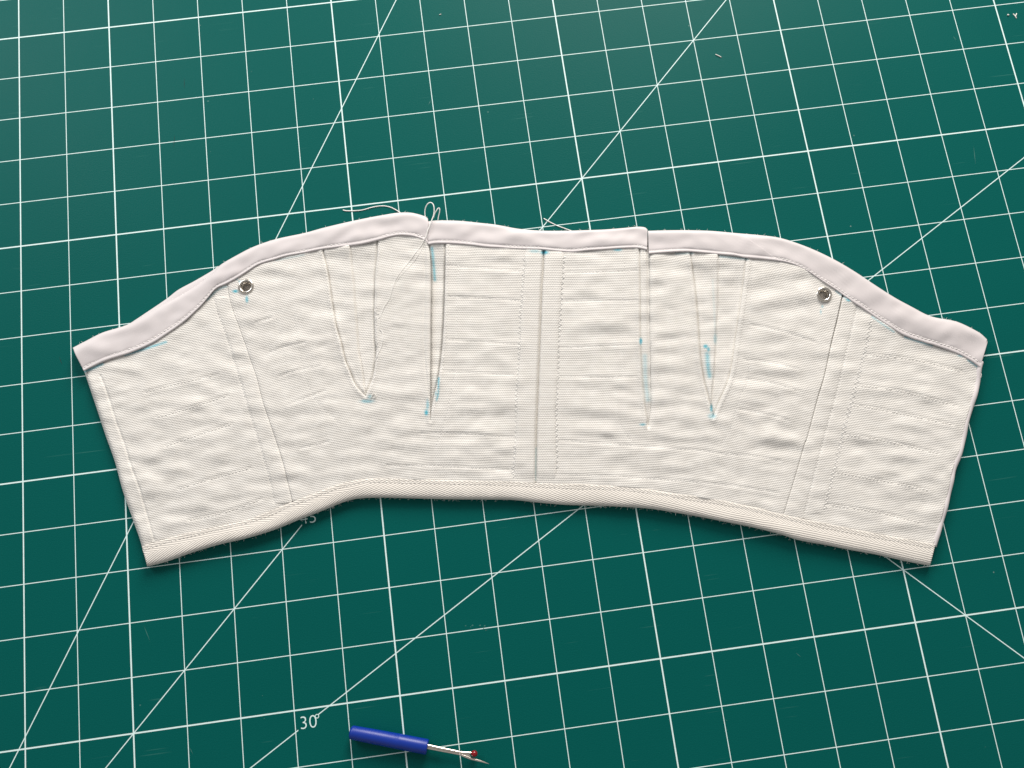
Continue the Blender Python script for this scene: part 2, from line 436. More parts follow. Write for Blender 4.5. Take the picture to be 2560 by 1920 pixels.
B_R = [(1114.5,600),(1114,614),(1113.5,670),(1111.7,743),(1110,797),(1107,851),(1104.5,878),(1101,910.4),(1095,950),(1086,985),(1079,1020),(1076,1052)]
B_T = [(1076,1052),(1076,1120),(1076,1215)]
CEN = [(1359.5,618),(1359,636),(1357.5,672),(1354,723),(1351,805),(1348.5,872.6),(1346,930),(1344.5,977.7),(1340.7,1075),(1339,1205.5),(1339,1222)]
ZL = [(1312,618),(1312,641),(1311.4,672),(1307,740),(1302,791),(1300,872.6),(1295,954),(1293,1010),(1290.6,1088),(1284,1195),(1284,1218)]
ZR = [(1409.5,622),(1409,641),(1407,672),(1402.5,737),(1397,818),(1394.6,912),(1390,1000),(1388.5,1042.8),(1390,1110),(1391,1173),(1391,1226)]
C_L = [(1597.5,615),(1598,623),(1598.8,700),(1599.4,764),(1599.5,809),(1600.6,872),(1603,917.5),(1606,962.7),(1611,1010),(1616,1040),(1619,1063)]
C_R = [(1619,618),(1620,635),(1621,710),(1621.6,791),(1622,830),(1623,872),(1624,944.7),(1625,999),(1622.5,1035),(1619,1063)]
C_T = [(1619,1063),(1617,1130),(1615,1240)]
D_L = [(1724.5,622),(1725.5,634),(1731,682.7),(1739,750.5),(1743.5,809),(1747,863),(1751.5,908.5),(1759.5,953.7),(1767,980),(1777,1020),(1783,1045)]
D_M = [(1796,636),(1796,660),(1794.7,764),(1792,809),(1789.5,863),(1786,926.6),(1780.5,981),(1779,1020)]
D_R = [(1866,640),(1866.7,648),(1861,706.5),(1852,771.6),(1845,820),(1838,870),(1831,917.5),(1818.5,962.7),(1800,1003),(1783,1045)]
D_T = [(1783,1045),(1776,1130),(1771,1262)]
L7 = [(2107,742),(2104,755),(2093,804),(2076.7,869),(2060.4,944),(2044,997.7),(2018,1094),(2011,1111.6),(1988.8,1186.5),(1959.5,1281),(1956,1296)]
L7S = [(2142,768),(2125,840),(2096,965),(2060,1095),(2034,1193),(2011.6,1284)]
L7Z = [(2178,800),(2164.6,869),(2151.6,918),(2129,1004),(2112.5,1062.8),(2086.5,1170),(2060.4,1274)]
QUILT = [[(1120,664),(1300,677)],[(1120,741),(1240,747),(1300,752)],[(1118,848),(1200,854),(1296,860.5)],[(1110,928),(1160,931),(1281,937)],
 [(1053,1083),(1150,1084),(1281,1093)],[(968,1164),(1100,1165),(1271,1175)],
 [(1415,681),(1480,680),(1590,676)],[(1412,752),(1500,751),(1590,752)],[(1404,869),(1480,866),(1590,861)],[(1400,942),(1480,943),(1590,943)],
 [(1400,1101),(1480,1107),(1577,1113),(1756,1127),(1800,1134)],[(1395,1187),(1490,1189),(1570,1192.5),(1788,1209),(1948,1232)],
 [(1878,812),(1950,826),(2038,855)],[(1862,899),(1930,906),(1995,922)],[(1868,948),(1930,957),(2002,978)],[(1850,1024),(1920,1036),(1972,1050)],[(1800,1134),(1880,1140),(1950,1152)],
 [(2160,885.5),(2288,898.5),(2405,928)],[(2140,962),(2249,976.5),(2392,1014)],[(2130,1012),(2207,1024),(2383,1061)],[(2115,1088),(2184,1095),(2347,1133)],[(2090,1180),(2223,1204),(2321,1225.5)],[(2068,1261),(2190,1279),(2308,1308)],
 [(362,980),(437,960),(544,936)],[(391,1041.6),(433,1032),(570,988)],[(414,1115),(485.5,1090),(580,1059)],[(446.5,1222),(518,1199.5),(625,1170)],[(472,1300),(567,1279),(655,1247)],
 [(720,1011),(760,996),(812,977)],[(752,1121),(782,1113),(820,1104)],[(640,806),(679,794)],[(676,880),(706,868),(760,856)],[(700,940),(733,928),(800,915)]]
VSTITCH = [[(979,600),(979,700),(980,757),(981,850),(980,930)],[(1022,770),(1015,850),(1020,930)],
 [(1146,660),(1141,780),(1140,900),(1128,980),(1110,1060),(1088,1120)],[(1562,650),(1556,760),(1553,850),(1557,920),(1540,980),(1550,1060),(1585,1110)],
 [(1637,645),(1639,760),(1641,860),(1645,960),(1650,1040)],[(1672,700),(1674,860),(1690,1000),(1702,1040)],
 [(1881,660),(1876,760),(1870,850),(1871,950),(1852,985),(1830,1060),(1805,1110)],
 [(734,790),(742,850),(760,930),(790,1000),(850,1060)],[(690,790),(705,870),(720,950)]]
# folds and puckers: centre of the slope facing the viewer, half sizes, turn (degrees), strength
PUCK = [(1511,824,62,15,-3,1.5),(1490,735,50,12,4,.7),(1470,1032,70,14,3,1.5),(1480,1087,60,9,5,1.0),(1440,660,40,10,0,.6),
 (1232,1026,62,15,2,1.4),(1215,800,60,12,3,.6),(1190,905,55,10,3,.6),(1180,1150,70,12,3,.5),
 (1930,697,50,12,-4,1.1),(1946,764,55,16,-14,1.6),(1914,930,50,10,4,.9),(1898,1050,50,11,6,.9),(1942,1108,55,13,10,1.9),(1925,845,55,10,10,.5),
 (2190,833,36,14,6,.9),(2160,1102,30,14,15,1.0),(2175,985,40,10,8,.8),(2260,1150,60,12,10,.7),(2120,930,22,7,6,.8),(2300,1080,45,16,12,.6),(2180,1300,50,8,10,.5),
 (706,684,45,11,8,1.1),(769,755,34,11,-6,1.1),(787,829,30,9,-5,1.2),(661,788,34,12,-12,1.1),(697,866,50,11,-8,1.1),(740,1030,60,12,-10,.6),(660,1000,30,12,-10,.4),
 (865,634,22,12,0,1.0),(862,700,25,14,-4,.6),(915,735,22,14,-5,.7),(995,815,16,7,0,1.3),(915,790,22,12,-6,.8),(860,830,20,12,-6,.6),
 (1005,700,40,9,0,.5),(1030,760,26,9,0,.5),(1000,880,50,9,0,.5),(985,1000,60,12,2,.8),(980,1075,80,12,2,.6),
 (352,1024,22,14,-20,1.1),(388,1156,26,15,-20,1.3),(439,1187,30,18,-20,1.2),(556,1160,22,20,-25,1.2),(470,1130,60,12,-18,.6),(610,1060,30,14,-18,.6),(520,1260,50,12,-16,.6),(430,1290,30,9,-15,.5),
 (1167,1186,70,10,3,.9),(1450,1200,60,10,3,.8),(1723,1203,60,10,6,.9),(1540,1150,50,12,4,.5),(1670,842,30,8,4,1.0),(1660,700,30,9,-2,.6),(1670,960,34,12,3,.7),(1690,1045,40,12,4,.9),(1670,1100,45,10,4,.7),(1560,970,26,10,4,.8),
 (1765,670,25,10,4,.8),(1765,770,22,16,0,.4),(1820,700,25,10,8,1.0),(1820,780,24,9,4,.8),(1815,905,20,9,4,.8),(1800,950,14,8,4,.6),
 (950,1185,40,7,0,.7),(850,1190,60,9,-6,.7),(700,1235,40,8,-14,.4)]

FOLD_EDGES = [A_L, A_R, B_L, B_R, C_L, C_R, D_L, D_R]
GROOVES = [(L0S, .030, 2.4), (CEN, .085, 3.0), (L1, .014, 3.2), (L1S, .010, 3.0), (L7, .010, 2.0), (L7S, .008, 2.6), (L7Z, .003, 3.0), (B_LR, .022, 2.0)]
QUILT_R = [res(q, step=12) for q in QUILT]
VST_R = [res(q, step=12) for q in VSTITCH]

TOPC = np.vstack([res(TOP_IN_L, step=5), res(TOP_IN_M, step=5), res(TOP_IN_R, step=5)]); TOPC = TOPC[np.argsort(TOPC[:, 0])]
BOTC = res(BOT_IN, step=5)
BANDS = [(res(L1S, step=8), res(L1, step=8), .024), (res(L7, step=8), res(L7S, step=8), .020), (res(L7S, step=8), res(L7Z, step=8), .010), (res(LEFT, step=8), res(L0S, step=8), .008)]
def H(x, y):
    """height of the cloth above the mat, inches"""
    x = np.asarray(x, float); y = np.asarray(y, float)
    h = 0.205 + 0.020 * (vnoise(x / 190, y / 150, 0) - .5)
    # soft crosswise rumples, strongest between the quilting rows
    c1, s1 = math.cos(.22), math.sin(.22); xr = x * c1 - y * s1; yr = x * s1 + y * c1
    a = vnoise(x / 42, (y - .03 * x) / 27, 1) + vnoise(xr / 50 + 9, yr / 32 + 4, 5) - 1
    b_ = vnoise(xr / 30 + 3, yr / 17 + 7, 2) - .5
    gate = 0.35 + 0.9 * vnoise(x / 120, y / 120, 3)
    calm = np.exp(-((x - 1352) / 62) ** 2)
    band_ = np.sin(2 * np.pi * (y - .03 * x + 15 * vnoise(x / 90, y / 60, 6)) / 43) * np.clip(vnoise(x / 33 + 5, y / 42 + 2, 7) - .25, 0, 1)
    p = (0.040 * a + 0.012 * b_) * gate + 0.015 * band_
    for cx, cy, rx, ry, an, s in PUCK:
        m = (abs(x - cx) < 3 * rx + 60) & (abs(y - cy) < 4 * ry + 30)
        if not m.any(): continue
        t = math.radians(an); dx = x[m] - cx; dy = y[m] - cy
        ry = ry * 1.35; rx = rx * 1.15
        q = dx * math.cos(t) + dy * math.sin(t); r = -dx * math.sin(t) + dy * math.cos(t)
        e = np.exp(-(q / rx) ** 2)
        p[m] += 0.0011 * s * ry * e * (np.exp(-((r + .75 * ry) / ry) ** 2) - .8 * np.exp(-((r - .75 * ry) / ry) ** 2))
    h = h + p * (1 - .85 * calm)
    for poly, dep, sg in GROOVES:
        h = h - dep * np.exp(-(pdist(x, y, poly) / sg) ** 2)
    for i, poly in enumerate(QUILT_R):
        d = pdist(x, y, poly)
        h = h - (0.003 + 0.007 * vnoise(x / 14, y / 14 + i * 5, 4)) * np.exp(-(d / 2.8) ** 2) + 0.003 * np.exp(-((d - 8) / 5) ** 2) * (d < 60)
    for poly in VST_R:
        h = h - 0.005 * np.exp(-(pdist(x, y, poly) / 2.8) ** 2)
    # pressed flat where the bindings cover the raw edges
    yt = np.interp(x, TOPC[:, 0], TOPC[:, 1]); yb = np.interp(x, BOTC[:, 0], BOTC[:, 1])
    h = h - 0.035 * np.clip((yt - y) / 6, 0, 1) - 0.035 * np.clip((y - yb) / 6, 0, 1)
    d = np.min([pdist(x, y, poly) for poly in FOLD_EDGES], 0)      # turned edges: a soft welt that rounds over at the very edge
    h = h + 0.013 * np.exp(-((d - 6) / 5) ** 2) * (d < 40) - 0.012 * np.exp(-(d / 2.2) ** 2)
    # boning channels and hems: raised bands between two seams
    for l_, r_, amp in BANDS:
        m = (y > l_[0, 1]) & (y < l_[-1, 1]) & (x > l_[:, 0].min() - 40) & (x < r_[:, 0].max() + 40)
        if m.any():
            xl = np.interp(y[m], l_[:, 1], l_[:, 0]); xr = np.interp(y[m], r_[:, 1], r_[:, 0])
            f = np.clip((x[m] - xl) / (xr - xl), 0, 1)
            h[m] += amp * np.sin(np.pi * f) ** 0.6
    return h

# blue marking-pen spots (centre, half sizes, strength) and strokes
SPOTS = [(588,728,8,4,.95),(617,748,4,9,.8),(1361,631,11,5,1),(1337,628,15,4,.45),(1544,624,11,4,.85),(1066,1031,5,8,1),(1069,1012,4,14,.6),(918,1003,17,5,.6),
 (925,992,6,6,.5),(1602,853,4,8,.9),(1607,1061,8,3,.7),(1764,866,6,5,.95),(1771,873,4,6,.9),(2122,750,7,4,.9),(2056,766,3,4,.5),(2052,780,2.5,6,.45),(1788,846,4,14,.45),
 (1778,1021,3,10,.9),(1780,1040,10,7,.55),(2404,889,9,3,.8),(600,704,5,3,.5),(592,697,4,3,.5),(2068,706,6,2.5,.6),(1090,985,3,8,.5)]
STROKES = [([(312,887),(360,873),(415,855)],3.2,.75),([(211,929),(232,921),(256,910)],3.2,.75),([(518,750),(545,724),(566,716)],2.6,.4),([(690,651),(760,637)],2.2,.25),
 ([(1080,620),(1084,660),(1087,700)],4.0,.7),([(1097,945),(1095,985),(1091,1000)],2.6,.75),([(1612,890),(1614,950),(1620,1000)],6,.33),([(1768,885),(1770,915),(1774,940)],6,.62),
 ([(1782,700),(1790,860)],3,.12),([(1800,641),(1870,648)],2.6,.4),([(1690,634),(1732,633)],2.4,.35),([(2180,792),(2235,830)],2.4,.45),([(2262,843),(2330,864)],2.6,.55),([(2420,900),(2448,920)],2.6,.6),
 ([(2090,728),(2120,750)],2.2,.5),([(1340,1120),(1339,1200)],1.8,.25)]
def marks(x, y):
    m = np.zeros(x.shape)
    for cx, cy, rx, ry, s in SPOTS:
        m = np.maximum(m, s * np.exp(-(((x - cx) / rx) ** 2 + ((y - cy) / ry) ** 2) ** 1.5))
    for p, w_, s in STROKES:
        m = np.maximum(m, s * np.exp(-(pdist(x, y, res(p, step=8)) / w_) ** 2))
    return m

PITCH_V, PITCH_U = 4.3, 5.9
def weave_uv(x, y, tilt, vertical=None):
    yy = y - tilt * (x - 1300)
    return np.c_[(x + tilt * y) / PITCH_U, yy / PITCH_V]

bodice = empty('canvas_bodice', None, 'white canvas bodice strip with satin top edge lying on the green mat', 'garment')

def patch(left, right, nrow, ncol, dz=0.0, skirt=0.06, tilt=0.0, ltip=None, rtip=None, shape=None, rows=None):
    """sheet of cloth between two long edges; edges may continue below a slit tip (ltip / rtip), where no skirt is made"""
    def side(c, tip):
        if tip is None: return res(c, n=nrow), nrow
        n1 = rows
        up = res(c, n=n1); lo = res(tip, n=nrow - n1 + 1)
        return np.vstack([up, lo[1:]]), n1
    Lc, nl = side(left, ltip); Rc, nr = side(right, rtip)
    s = np.linspace(0, 1, ncol)
    X = Lc[:, None, 0] * (1 - s) + Rc[:, None, 0] * s
    Y = Lc[:, None, 1] * (1 - s) + Rc[:, None, 1] * s
    return X, Y, nl, nr

def grid_faces(nr, nc, off=0):
    i = np.arange(nr - 1)[:, None] * nc + np.arange(nc - 1)[None, :]
    i = i.ravel() + off
    return np.stack([i, i + nc, i + nc + 1, i + 1], 1)

def cloth(name, strips, mat, tilt, dz=0.0, skirt=0.07, holes=(), shape=None, label=None, weld=True, drop=None):
    """one mesh out of one or more strips (X, Y, n_left_free, n_right_free); returns the object"""
    Vs, Fs, UVs, MKs = [], [], [], []; off = 0
    for (X, Y, nl, nr) in strips:
        nrow, nc = X.shape
        x = X.ravel(); y = Y.ravel()
        z = H(x, y) + dz
        if shape is not None: z = z + shape(X, Y).ravel()
        W = un(np.c_[x, y], np.clip(z * 0.8, 0.05, 0.22)); W[:, 2] = z
        f = grid_faces(nrow, nc, off)
        uv = weave_uv(x, y, tilt(x) if callable(tilt) else tilt); mk = marks(x, y)
        if holes:
            ce = np.stack([x, y], 1)[f - off].mean(1)
            keep = np.ones(len(f), bool)
            for hx, hy, hr in holes: keep &= np.hypot(ce[:, 0] - hx, ce[:, 1] - hy) > hr
            f = f[keep]
        Vs.append(W); Fs.append(f); UVs.append(uv); MKs.append(mk); base = off; off += len(W)
        # skirts: the cloth's own thickness at free edges
        def rim(idx, sk):
            nonlocal off
            q = W[idx].copy(); q[:, 2] = np.maximum(q[:, 2] - sk, 0.03)
            ii = np.asarray(idx) + base; jj = np.arange(len(idx)) + off
            Vs.append(q); UVs.append(uv[idx]); MKs.append(mk[idx]); off += len(q)
            Fs.append(np.stack([ii[:-1], jj[:-1], jj[1:], ii[1:]], 1))
        if nl > 1: rim(np.arange(nl) * nc, skirt if not isinstance(skirt, tuple) else skirt[0])
        if nr > 1: rim((np.arange(nr) * nc + nc - 1)[::-1], skirt if not isinstance(skirt, tuple) else skirt[1])
    o = mesh_obj(name, np.vstack(Vs), np.vstack(Fs), mat, bodice, uv=np.vstack(UVs), mark=np.concatenate(MKs))
    if weld and len(strips) > 1:
        b2 = bmesh.new(); b2.from_mesh(o.data)
        bmesh.ops.remove_doubles(b2, verts=b2.verts, dist=1e-6)
        b2.to_mesh(o.data); b2.free()
        o.data.polygons.foreach_set('use_smooth', np.ones(len(o.data.polygons), bool))
    if label: o['label'] = label
    return o

def strip(left, right, nrow, ncol, ltip=None, rtip=None, lrows=None, rrows=None, lfree=True, rfree=True):
    def side(c, tip, n1):
        if tip is None: return res(c, n=nrow)
        return np.vstack([res(c, n=n1), res(tip, n=nrow - n1 + 1)[1:]])
    Lc = side(left, ltip, lrows); Rc = side(right, rtip, rrows)
    s = np.linspace(0, 1, ncol)
    X = Lc[:, None, 0] * (1 - s) + Rc[:, None, 0] * s
    Y = Lc[:, None, 1] * (1 - s) + Rc[:, None, 1] * s
    nl = (nrow if ltip is None else lrows) if lfree else 0
    nr = (nrow if rtip is None else rrows) if rfree else 0
    return X, Y, nl, nr

NR = 300
# end panels: their top edges slope, so the sheet is ruled between top and bottom curves instead
def panel_tb(top, bot, n_across, n_down, lfree=True, rfree=True):
    T = res(top, n=n_across); B = res(bot, n=n_across)
    t = np.linspace(0, 1, n_down)[:, None]
    X = T[None, :, 0] * (1 - t) + B[None, :, 0] * t
    Y = T[None, :, 1] * (1 - t) + B[None, :, 1] * t
    return X, Y, (n_down if lfree else 0), (n_down if rfree else 0)
def sub(curve, x0, x1, ext):
    """piece of a curve between two abscissae, moved by ext pixels in y, with exact ends"""
    c = res(curve, step=6); m = (c[:, 0] > x0) & (c[:, 0] < x1)
    y0, y1 = np.interp([x0, x1], c[:, 0], c[:, 1])
    p = np.vstack([[x0, y0], c[m], [x1, y1]]); p[:, 1] += ext
    return p
def edge_blend(X, Y, left, right):
    """pull the sheet so its two long edges follow given curves exactly"""
    n, c = X.shape
    Lc = res(left, n=n); Rc = res(right, n=n); s = np.linspace(0, 1, c)
    dxl = Lc[:, 0] - X[:, 0]; dyl = Lc[:, 1] - Y[:, 0]; dxr = Rc[:, 0] - X[:, -1]; dyr = Rc[:, 1] - Y[:, -1]
    X = X + dxl[:, None] * (1 - s) + dxr[:, None] * s; Y = Y + dyl[:, None] * (1 - s) + dyr[:, None] * s
    return X, Y

def clip_curve(c, y0, y1):
    c = res(c, step=4); x0, x1 = np.interp([y0, y1], c[:, 1], c[:, 0])
    m = (c[:, 1] > y0) & (c[:, 1] < y1)
    return np.vstack([[x0, y0], c[m], [x1, y1]])

# left end panel
UP, DN = -22, 14
tl = clip_curve(LEFT, 912, 1368); br_ = clip_curve(L1, 712, 1252)
top = np.vstack([[tl[0]], sub(TOP_IN_L, 232, 540, UP)[::6], [br_[0] + [0, -8]]])
bot = np.vstack([[tl[-1] + [3, 14]], sub(BOT_IN, 380, 715, DN)[::4], [br_[-1]]])
X, Y, a_, b_ = panel_tb(top, bot, 200, 280)
X, Y = edge_blend(X, Y, np.vstack([tl, [tl[-1] + [3, 14]]]), np.vstack([[br_[0] + [0, -8]], br_]))
def round_left(X, Y):
    d = pdist(X.ravel(), Y.ravel(), res(LEFT, step=6)).reshape(X.shape)
    return -0.075 * np.exp(-(d / 3.0) ** 2) - 0.03 * np.exp(-(d / 8.0) ** 2)
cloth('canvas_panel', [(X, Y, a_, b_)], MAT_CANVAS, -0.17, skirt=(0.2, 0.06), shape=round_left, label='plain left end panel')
# right end panel
rt = clip_curve(RIGHT[4:], 924, 1362) - [5, 0]; l7 = clip_curve(L7, 742, 1294)
top = np.vstack([[l7[0]], sub(TOP_IN_R, 2130, 2425, UP)[::6], [rt[0] + [0, -16]]])
bot = np.vstack([[l7[-1]], sub(BOT_IN, 1985, 2310, DN)[::6], [rt[-1] + [0, 12]]])
X, Y, a_, b_ = panel_tb(top, bot, 210, 270)
X, Y = edge_blend(X, Y, l7, np.vstack([[rt[0] + [0, -16]], rt, [rt[-1] + [0, 12]]]))
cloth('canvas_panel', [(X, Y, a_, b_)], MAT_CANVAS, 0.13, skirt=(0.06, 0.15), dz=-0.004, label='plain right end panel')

# front panels, each one cloth with two slits
def front_tilt_l(x): return np.interp(x, [570, 900, 1080, 1350], [-0.12, -0.05, 0.01, 0.03])
def front_tilt_r(x): return np.interp(x, [1340, 1640, 1850, 2100], [0.0, 0.02, 0.07, 0.10])
def rows_for(up, low, n=NR):
    a = np.abs(np.diff(np.asarray(up), axis=0)).sum(); b = np.abs(np.diff(np.asarray(low), axis=0)).sum()
    return int(n * a / (a + b))
l1 = np.vstack([[(566, 690)], clip_curve(L1, 706, 1252)])
ra, rb = rows_for(A_R, A_T), rows_for(B_R, B_T)
sA = strip(l1 + [0.3, 0], A_L, NR, 120, rtip=A_T, rrows=ra)
sB = strip(A_R, B_L, NR, 75, ltip=A_T, lrows=ra, rtip=B_T, rrows=rb)
sC = strip(B_R, CEN, NR, 130, ltip=B_T, lrows=rb, rfree=False)
# the top of the side strips follows the slanting binding
def slant_top(S, curve, ext):
    X, Y, a, b = S; X = X.copy(); Y = Y.copy(); c = res(curve, step=6)
    n = X.shape[0]; yt = np.interp(X[0], c[:, 0], c[:, 1]) + ext
    k = np.clip(1 - np.linspace(0, 1, n) * 1.0, 0, 1)[:, None] ** 1.5
    return X, Y + (yt - Y[0])[None, :] * k, a, b
sA = slant_top(sA, TOP_IN_L, -12); sB = slant_top(sB, TOP_IN_L, -12)
EYE = [(615.2, 716.4), (2060.4, 735.6)]
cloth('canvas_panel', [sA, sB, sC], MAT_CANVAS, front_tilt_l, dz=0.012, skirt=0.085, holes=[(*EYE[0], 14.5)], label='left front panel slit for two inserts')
rc, rd = rows_for(C_L, C_T), rows_for(D_R, D_T)
sC2 = strip(CEN, C_L, NR, 135, rtip=C_T, rrows=rc, lfree=False)
sD = strip(C_R, D_L, NR, 80, ltip=C_T, lrows=rc, rtip=D_T, rrows=rd)
sE = strip(D_R, np.asarray(L7) + [0.5, 0], NR, 130, ltip=D_T, lrows=rd)
sE = slant_top(sE, TOP_IN_R, -12)
def front_r_shape(X, Y):
    d = pdist(X.ravel(), Y.ravel(), res(C_R, step=6)).reshape(X.shape)
    return -0.075 * np.exp(-(np.maximum(d, 0) / 8) ** 2) * (X > 1618) * (Y < 1075)
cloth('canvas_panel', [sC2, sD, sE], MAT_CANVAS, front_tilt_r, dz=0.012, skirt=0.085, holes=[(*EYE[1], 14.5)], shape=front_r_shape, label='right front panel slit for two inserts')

# inserts seen through the slits
def widen(c, dx): c = np.asarray(c, float).copy(); c[:-1, 0] += dx; return c
def gusset(lc, rc_, tilt, dz, shape=None, label=None, ext=5):
    S = strip(widen(lc, -ext), widen(rc_, ext), 190, 70, lfree=False, rfree=False)
    def sh(X, Y):
        d = np.hypot(X - X[0], Y - Y[0])
        e = sum(np.exp(-(pdist(X.ravel(), Y.ravel(), res(q, step=6)).reshape(X.shape) / 4.5) ** 2) for q in (lc, rc_))
        return (shape(X, Y) if shape else 0) - 0.034 * e + (0.012 - dz) * np.exp(-(d / 42) ** 2)
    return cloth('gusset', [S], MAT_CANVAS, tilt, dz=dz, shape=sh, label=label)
def crease(line, depth, step):
    ln = res(line, step=6)
    def f(X, Y):
        d = pdist(X.ravel(), Y.ravel(), ln).reshape(X.shape)
        xm = np.interp(Y, ln[:, 1], ln[:, 0])
        side = 1 / (1 + np.exp(-(X - xm) / 1.2))
        return -depth * np.exp(-(d / 1.9) ** 2) + step * (1 - side) * np.exp(-((X - xm) / 30) ** 2)
    return f
gusset(A_L, A_R, -0.10, -0.055, crease(A_M, 0.045, 0.055), 'wide left insert with a pressed crease')
gusset(B_L, B_R, 0.0, -0.105, None, 'narrow left insert mostly folded under')
gusset(C_L, C_R, 0.0, -0.006, None, 'narrow right insert with a blue smudge', ext=1.5)
gusset(D_L, D_R, 0.04, -0.055, crease(D_M, 0.045, 0.055), 'wide right insert with a pressed crease')

# centre seam allowances, pressed open
def pillow(a, b):
    pa = res(a, step=6); pb = res(b, step=6)
    def f(X, Y):
        da = pdist(X.ravel(), Y.ravel(), pa).reshape(X.shape); db = pdist(X.ravel(), Y.ravel(), pb).reshape(X.shape)
        return -0.022 * np.exp(-(da / 4) ** 2) - 0.022 * np.exp(-(db / 4.5) ** 2) - 0.034 * np.clip((Y - 1180) / 22, 0, 1) - 0.02 * np.clip((642 - Y) / 14, 0, 1)
    return f
for zc, nm in ((ZL, 0), (ZR, 1)):
    S = strip(zc, np.asarray(CEN) + [-1.5, 0], NR, 30) if nm == 0 else strip(np.asarray(CEN) + [1.5, 0], zc, NR, 32)
    cloth('seam_allowance', [S], MAT_CANVAS, 0.0, dz=0.042, skirt=0.05, shape=pillow(zc, CEN))

# ------------------------------------------------------------------ bindings
def band(name, outer, inner, prof, mat, nlen, extra=None, label=None, uvpix=False):
    """strip swept between two long edges; prof = list of (fraction across, height)"""
    O = res(outer, n=nlen); I = res(inner, n=nlen)
    P = np.array(prof); nw = len(P)
    X = O[:, None, 0] * (1 - P[None, :, 0]) + I[:, None, 0] * P[None, :, 0]
    Y = O[:, None, 1] * (1 - P[None, :, 0]) + I[:, None, 1] * P[None, :, 0]
    Z = np.repeat(P[None, :, 1], nlen, 0)
    if extra is not None: Z = Z + extra(X, Y, np.repeat(P[None, :, 0], nlen, 0))
    W = un(np.c_[X.ravel(), Y.ravel()], np.clip(Z.ravel() * 0.8, 0.06, 0.2)); W[:, 2] = Z.ravel()
    f = grid_faces(nlen, nw)
    L = np.r_[0, np.cumsum(np.linalg.norm(np.diff(O, axis=0), axis=1))]
    wd = np.linalg.norm(O - I, axis=1)
    uv = np.stack([np.repeat(L[:, None], nw, 1), P[None, :, 0] * wd[:, None]], 2).reshape(-1, 2)
    # end caps
    o = mesh_obj(name, W, f, mat, bodice, uv=uv)
    b2 = bmesh.new(); b2.from_mesh(o.data); b2.verts.ensure_lookup_table()
    for row in (0, nlen - 1):
        vs = [b2.verts[row * nw + k] for k in range(nw)]
        try:
            fc = b2.faces.new(vs if row else vs[::-1]); fc.smooth = False
        except ValueError: pass
    bmesh.ops.recalc_face_normals(b2, faces=b2.faces)
    b2.to_mesh(o.data); b2.free()
    if label: o['label'] = label
    return o

SATIN = [(0.30, 0.06), (0.06, 0.07), (0.012, 0.09), (0.0, 0.125), (0.006, 0.16), (0.02, 0.19), (0.045, 0.212), (0.085, 0.228), (0.14, 0.237), (0.22, 0.241), (0.32, 0.243), (0.44, 0.244), (0.56, 0.244),
         (0.66, 0.243), (0.74, 0.242), (0.79, 0.239), (0.82, 0.235), (0.84, 0.230), (0.86, 0.229), (0.885, 0.235), (0.92, 0.244), (0.95, 0.246), (0.975, 0.240), (0.992, 0.226), (1.0, 0.205)]
def satin_wave(seed, lift=0.0):
    def f(X, Y, wv):
        top = np.clip((wv - 0.02) / 0.1, 0, 1)
        a = vnoise((X + 2.0 * Y) / 85 + seed, (Y - .4 * X) / 60, 5) - .5
        b = vnoise((X + 1.2 * Y) / 32 + seed * 3, (Y - .5 * X) / 30, 6) - .5
        c = vnoise(X / 16 + seed, Y / 16, 7) - .5
        return top * (0.075 * a + 0.040 * b) * np.exp(-((wv - .45) / .38) ** 2) + 0.006 * c * (wv > .8) + lift
    return f
JOIN_T, JOIN_B = np.array([1848.8, 583.4]), np.array([1950, 655])
band('satin_binding', TOP_OUT_L, TOP_IN_L, SATIN, MAT_SATIN, 460, satin_wave(1, 0.010), 'left length of satin binding')
band('satin_binding', TOP_OUT_M, TOP_IN_M, SATIN, MAT_SATIN, 280, satin_wave(2, -0.004), 'middle length of satin binding')
# right length is pieced: the seam runs aslant
def cut(curve, p, first):
    c = res(curve, step=5); i = int(np.argmin(np.hypot(*(c - p).T)))
    return c[:i + 1] if first else c[i:]
o1 = cut(TOP_OUT_R, JOIN_T, True); i1 = cut(TOP_IN_R, JOIN_B, True)
o2 = cut(TOP_OUT_R, JOIN_T + [-14, -2], False); i2 = cut(TOP_IN_R, JOIN_B + [-14, -4], False)
band('satin_binding', o1[::4].tolist() + [o1[-1].tolist()], i1[::4].tolist() + [i1[-1].tolist()], SATIN, MAT_SATIN, 150, satin_wave(3, 0.010), 'right length of satin binding before its slanting join')
band('satin_binding', [o2[0].tolist()] + o2[3::4].tolist() + [TOP_OUT_R[-1], RIGHT[1]], [i2[0].tolist()] + i2[3::4].tolist() + [TOP_IN_R[-1]], SATIN, MAT_SATIN, 300, satin_wave(3, -0.004), 'right end length of satin binding after its slanting join')
# a second layer of binding peeps out behind on the left
BK_O = [(322.7,809),(363.4,782),(415,747),(445,724),(485.5,702),(530,676),(545,664)]
BK_I = [(330,840),(380,806),(430,776),(470,748),(505,726),(540,700),(552,690)]
band('satin_binding', BK_O, BK_I, [(0.5, 0.03), (0.05, 0.035), (0.0, 0.06), (0.05, 0.09), (0.15, 0.11), (0.4, 0.118), (1.0, 0.118)], MAT_SATIN, 120, None, 'binding of the under layer showing behind the left edge')

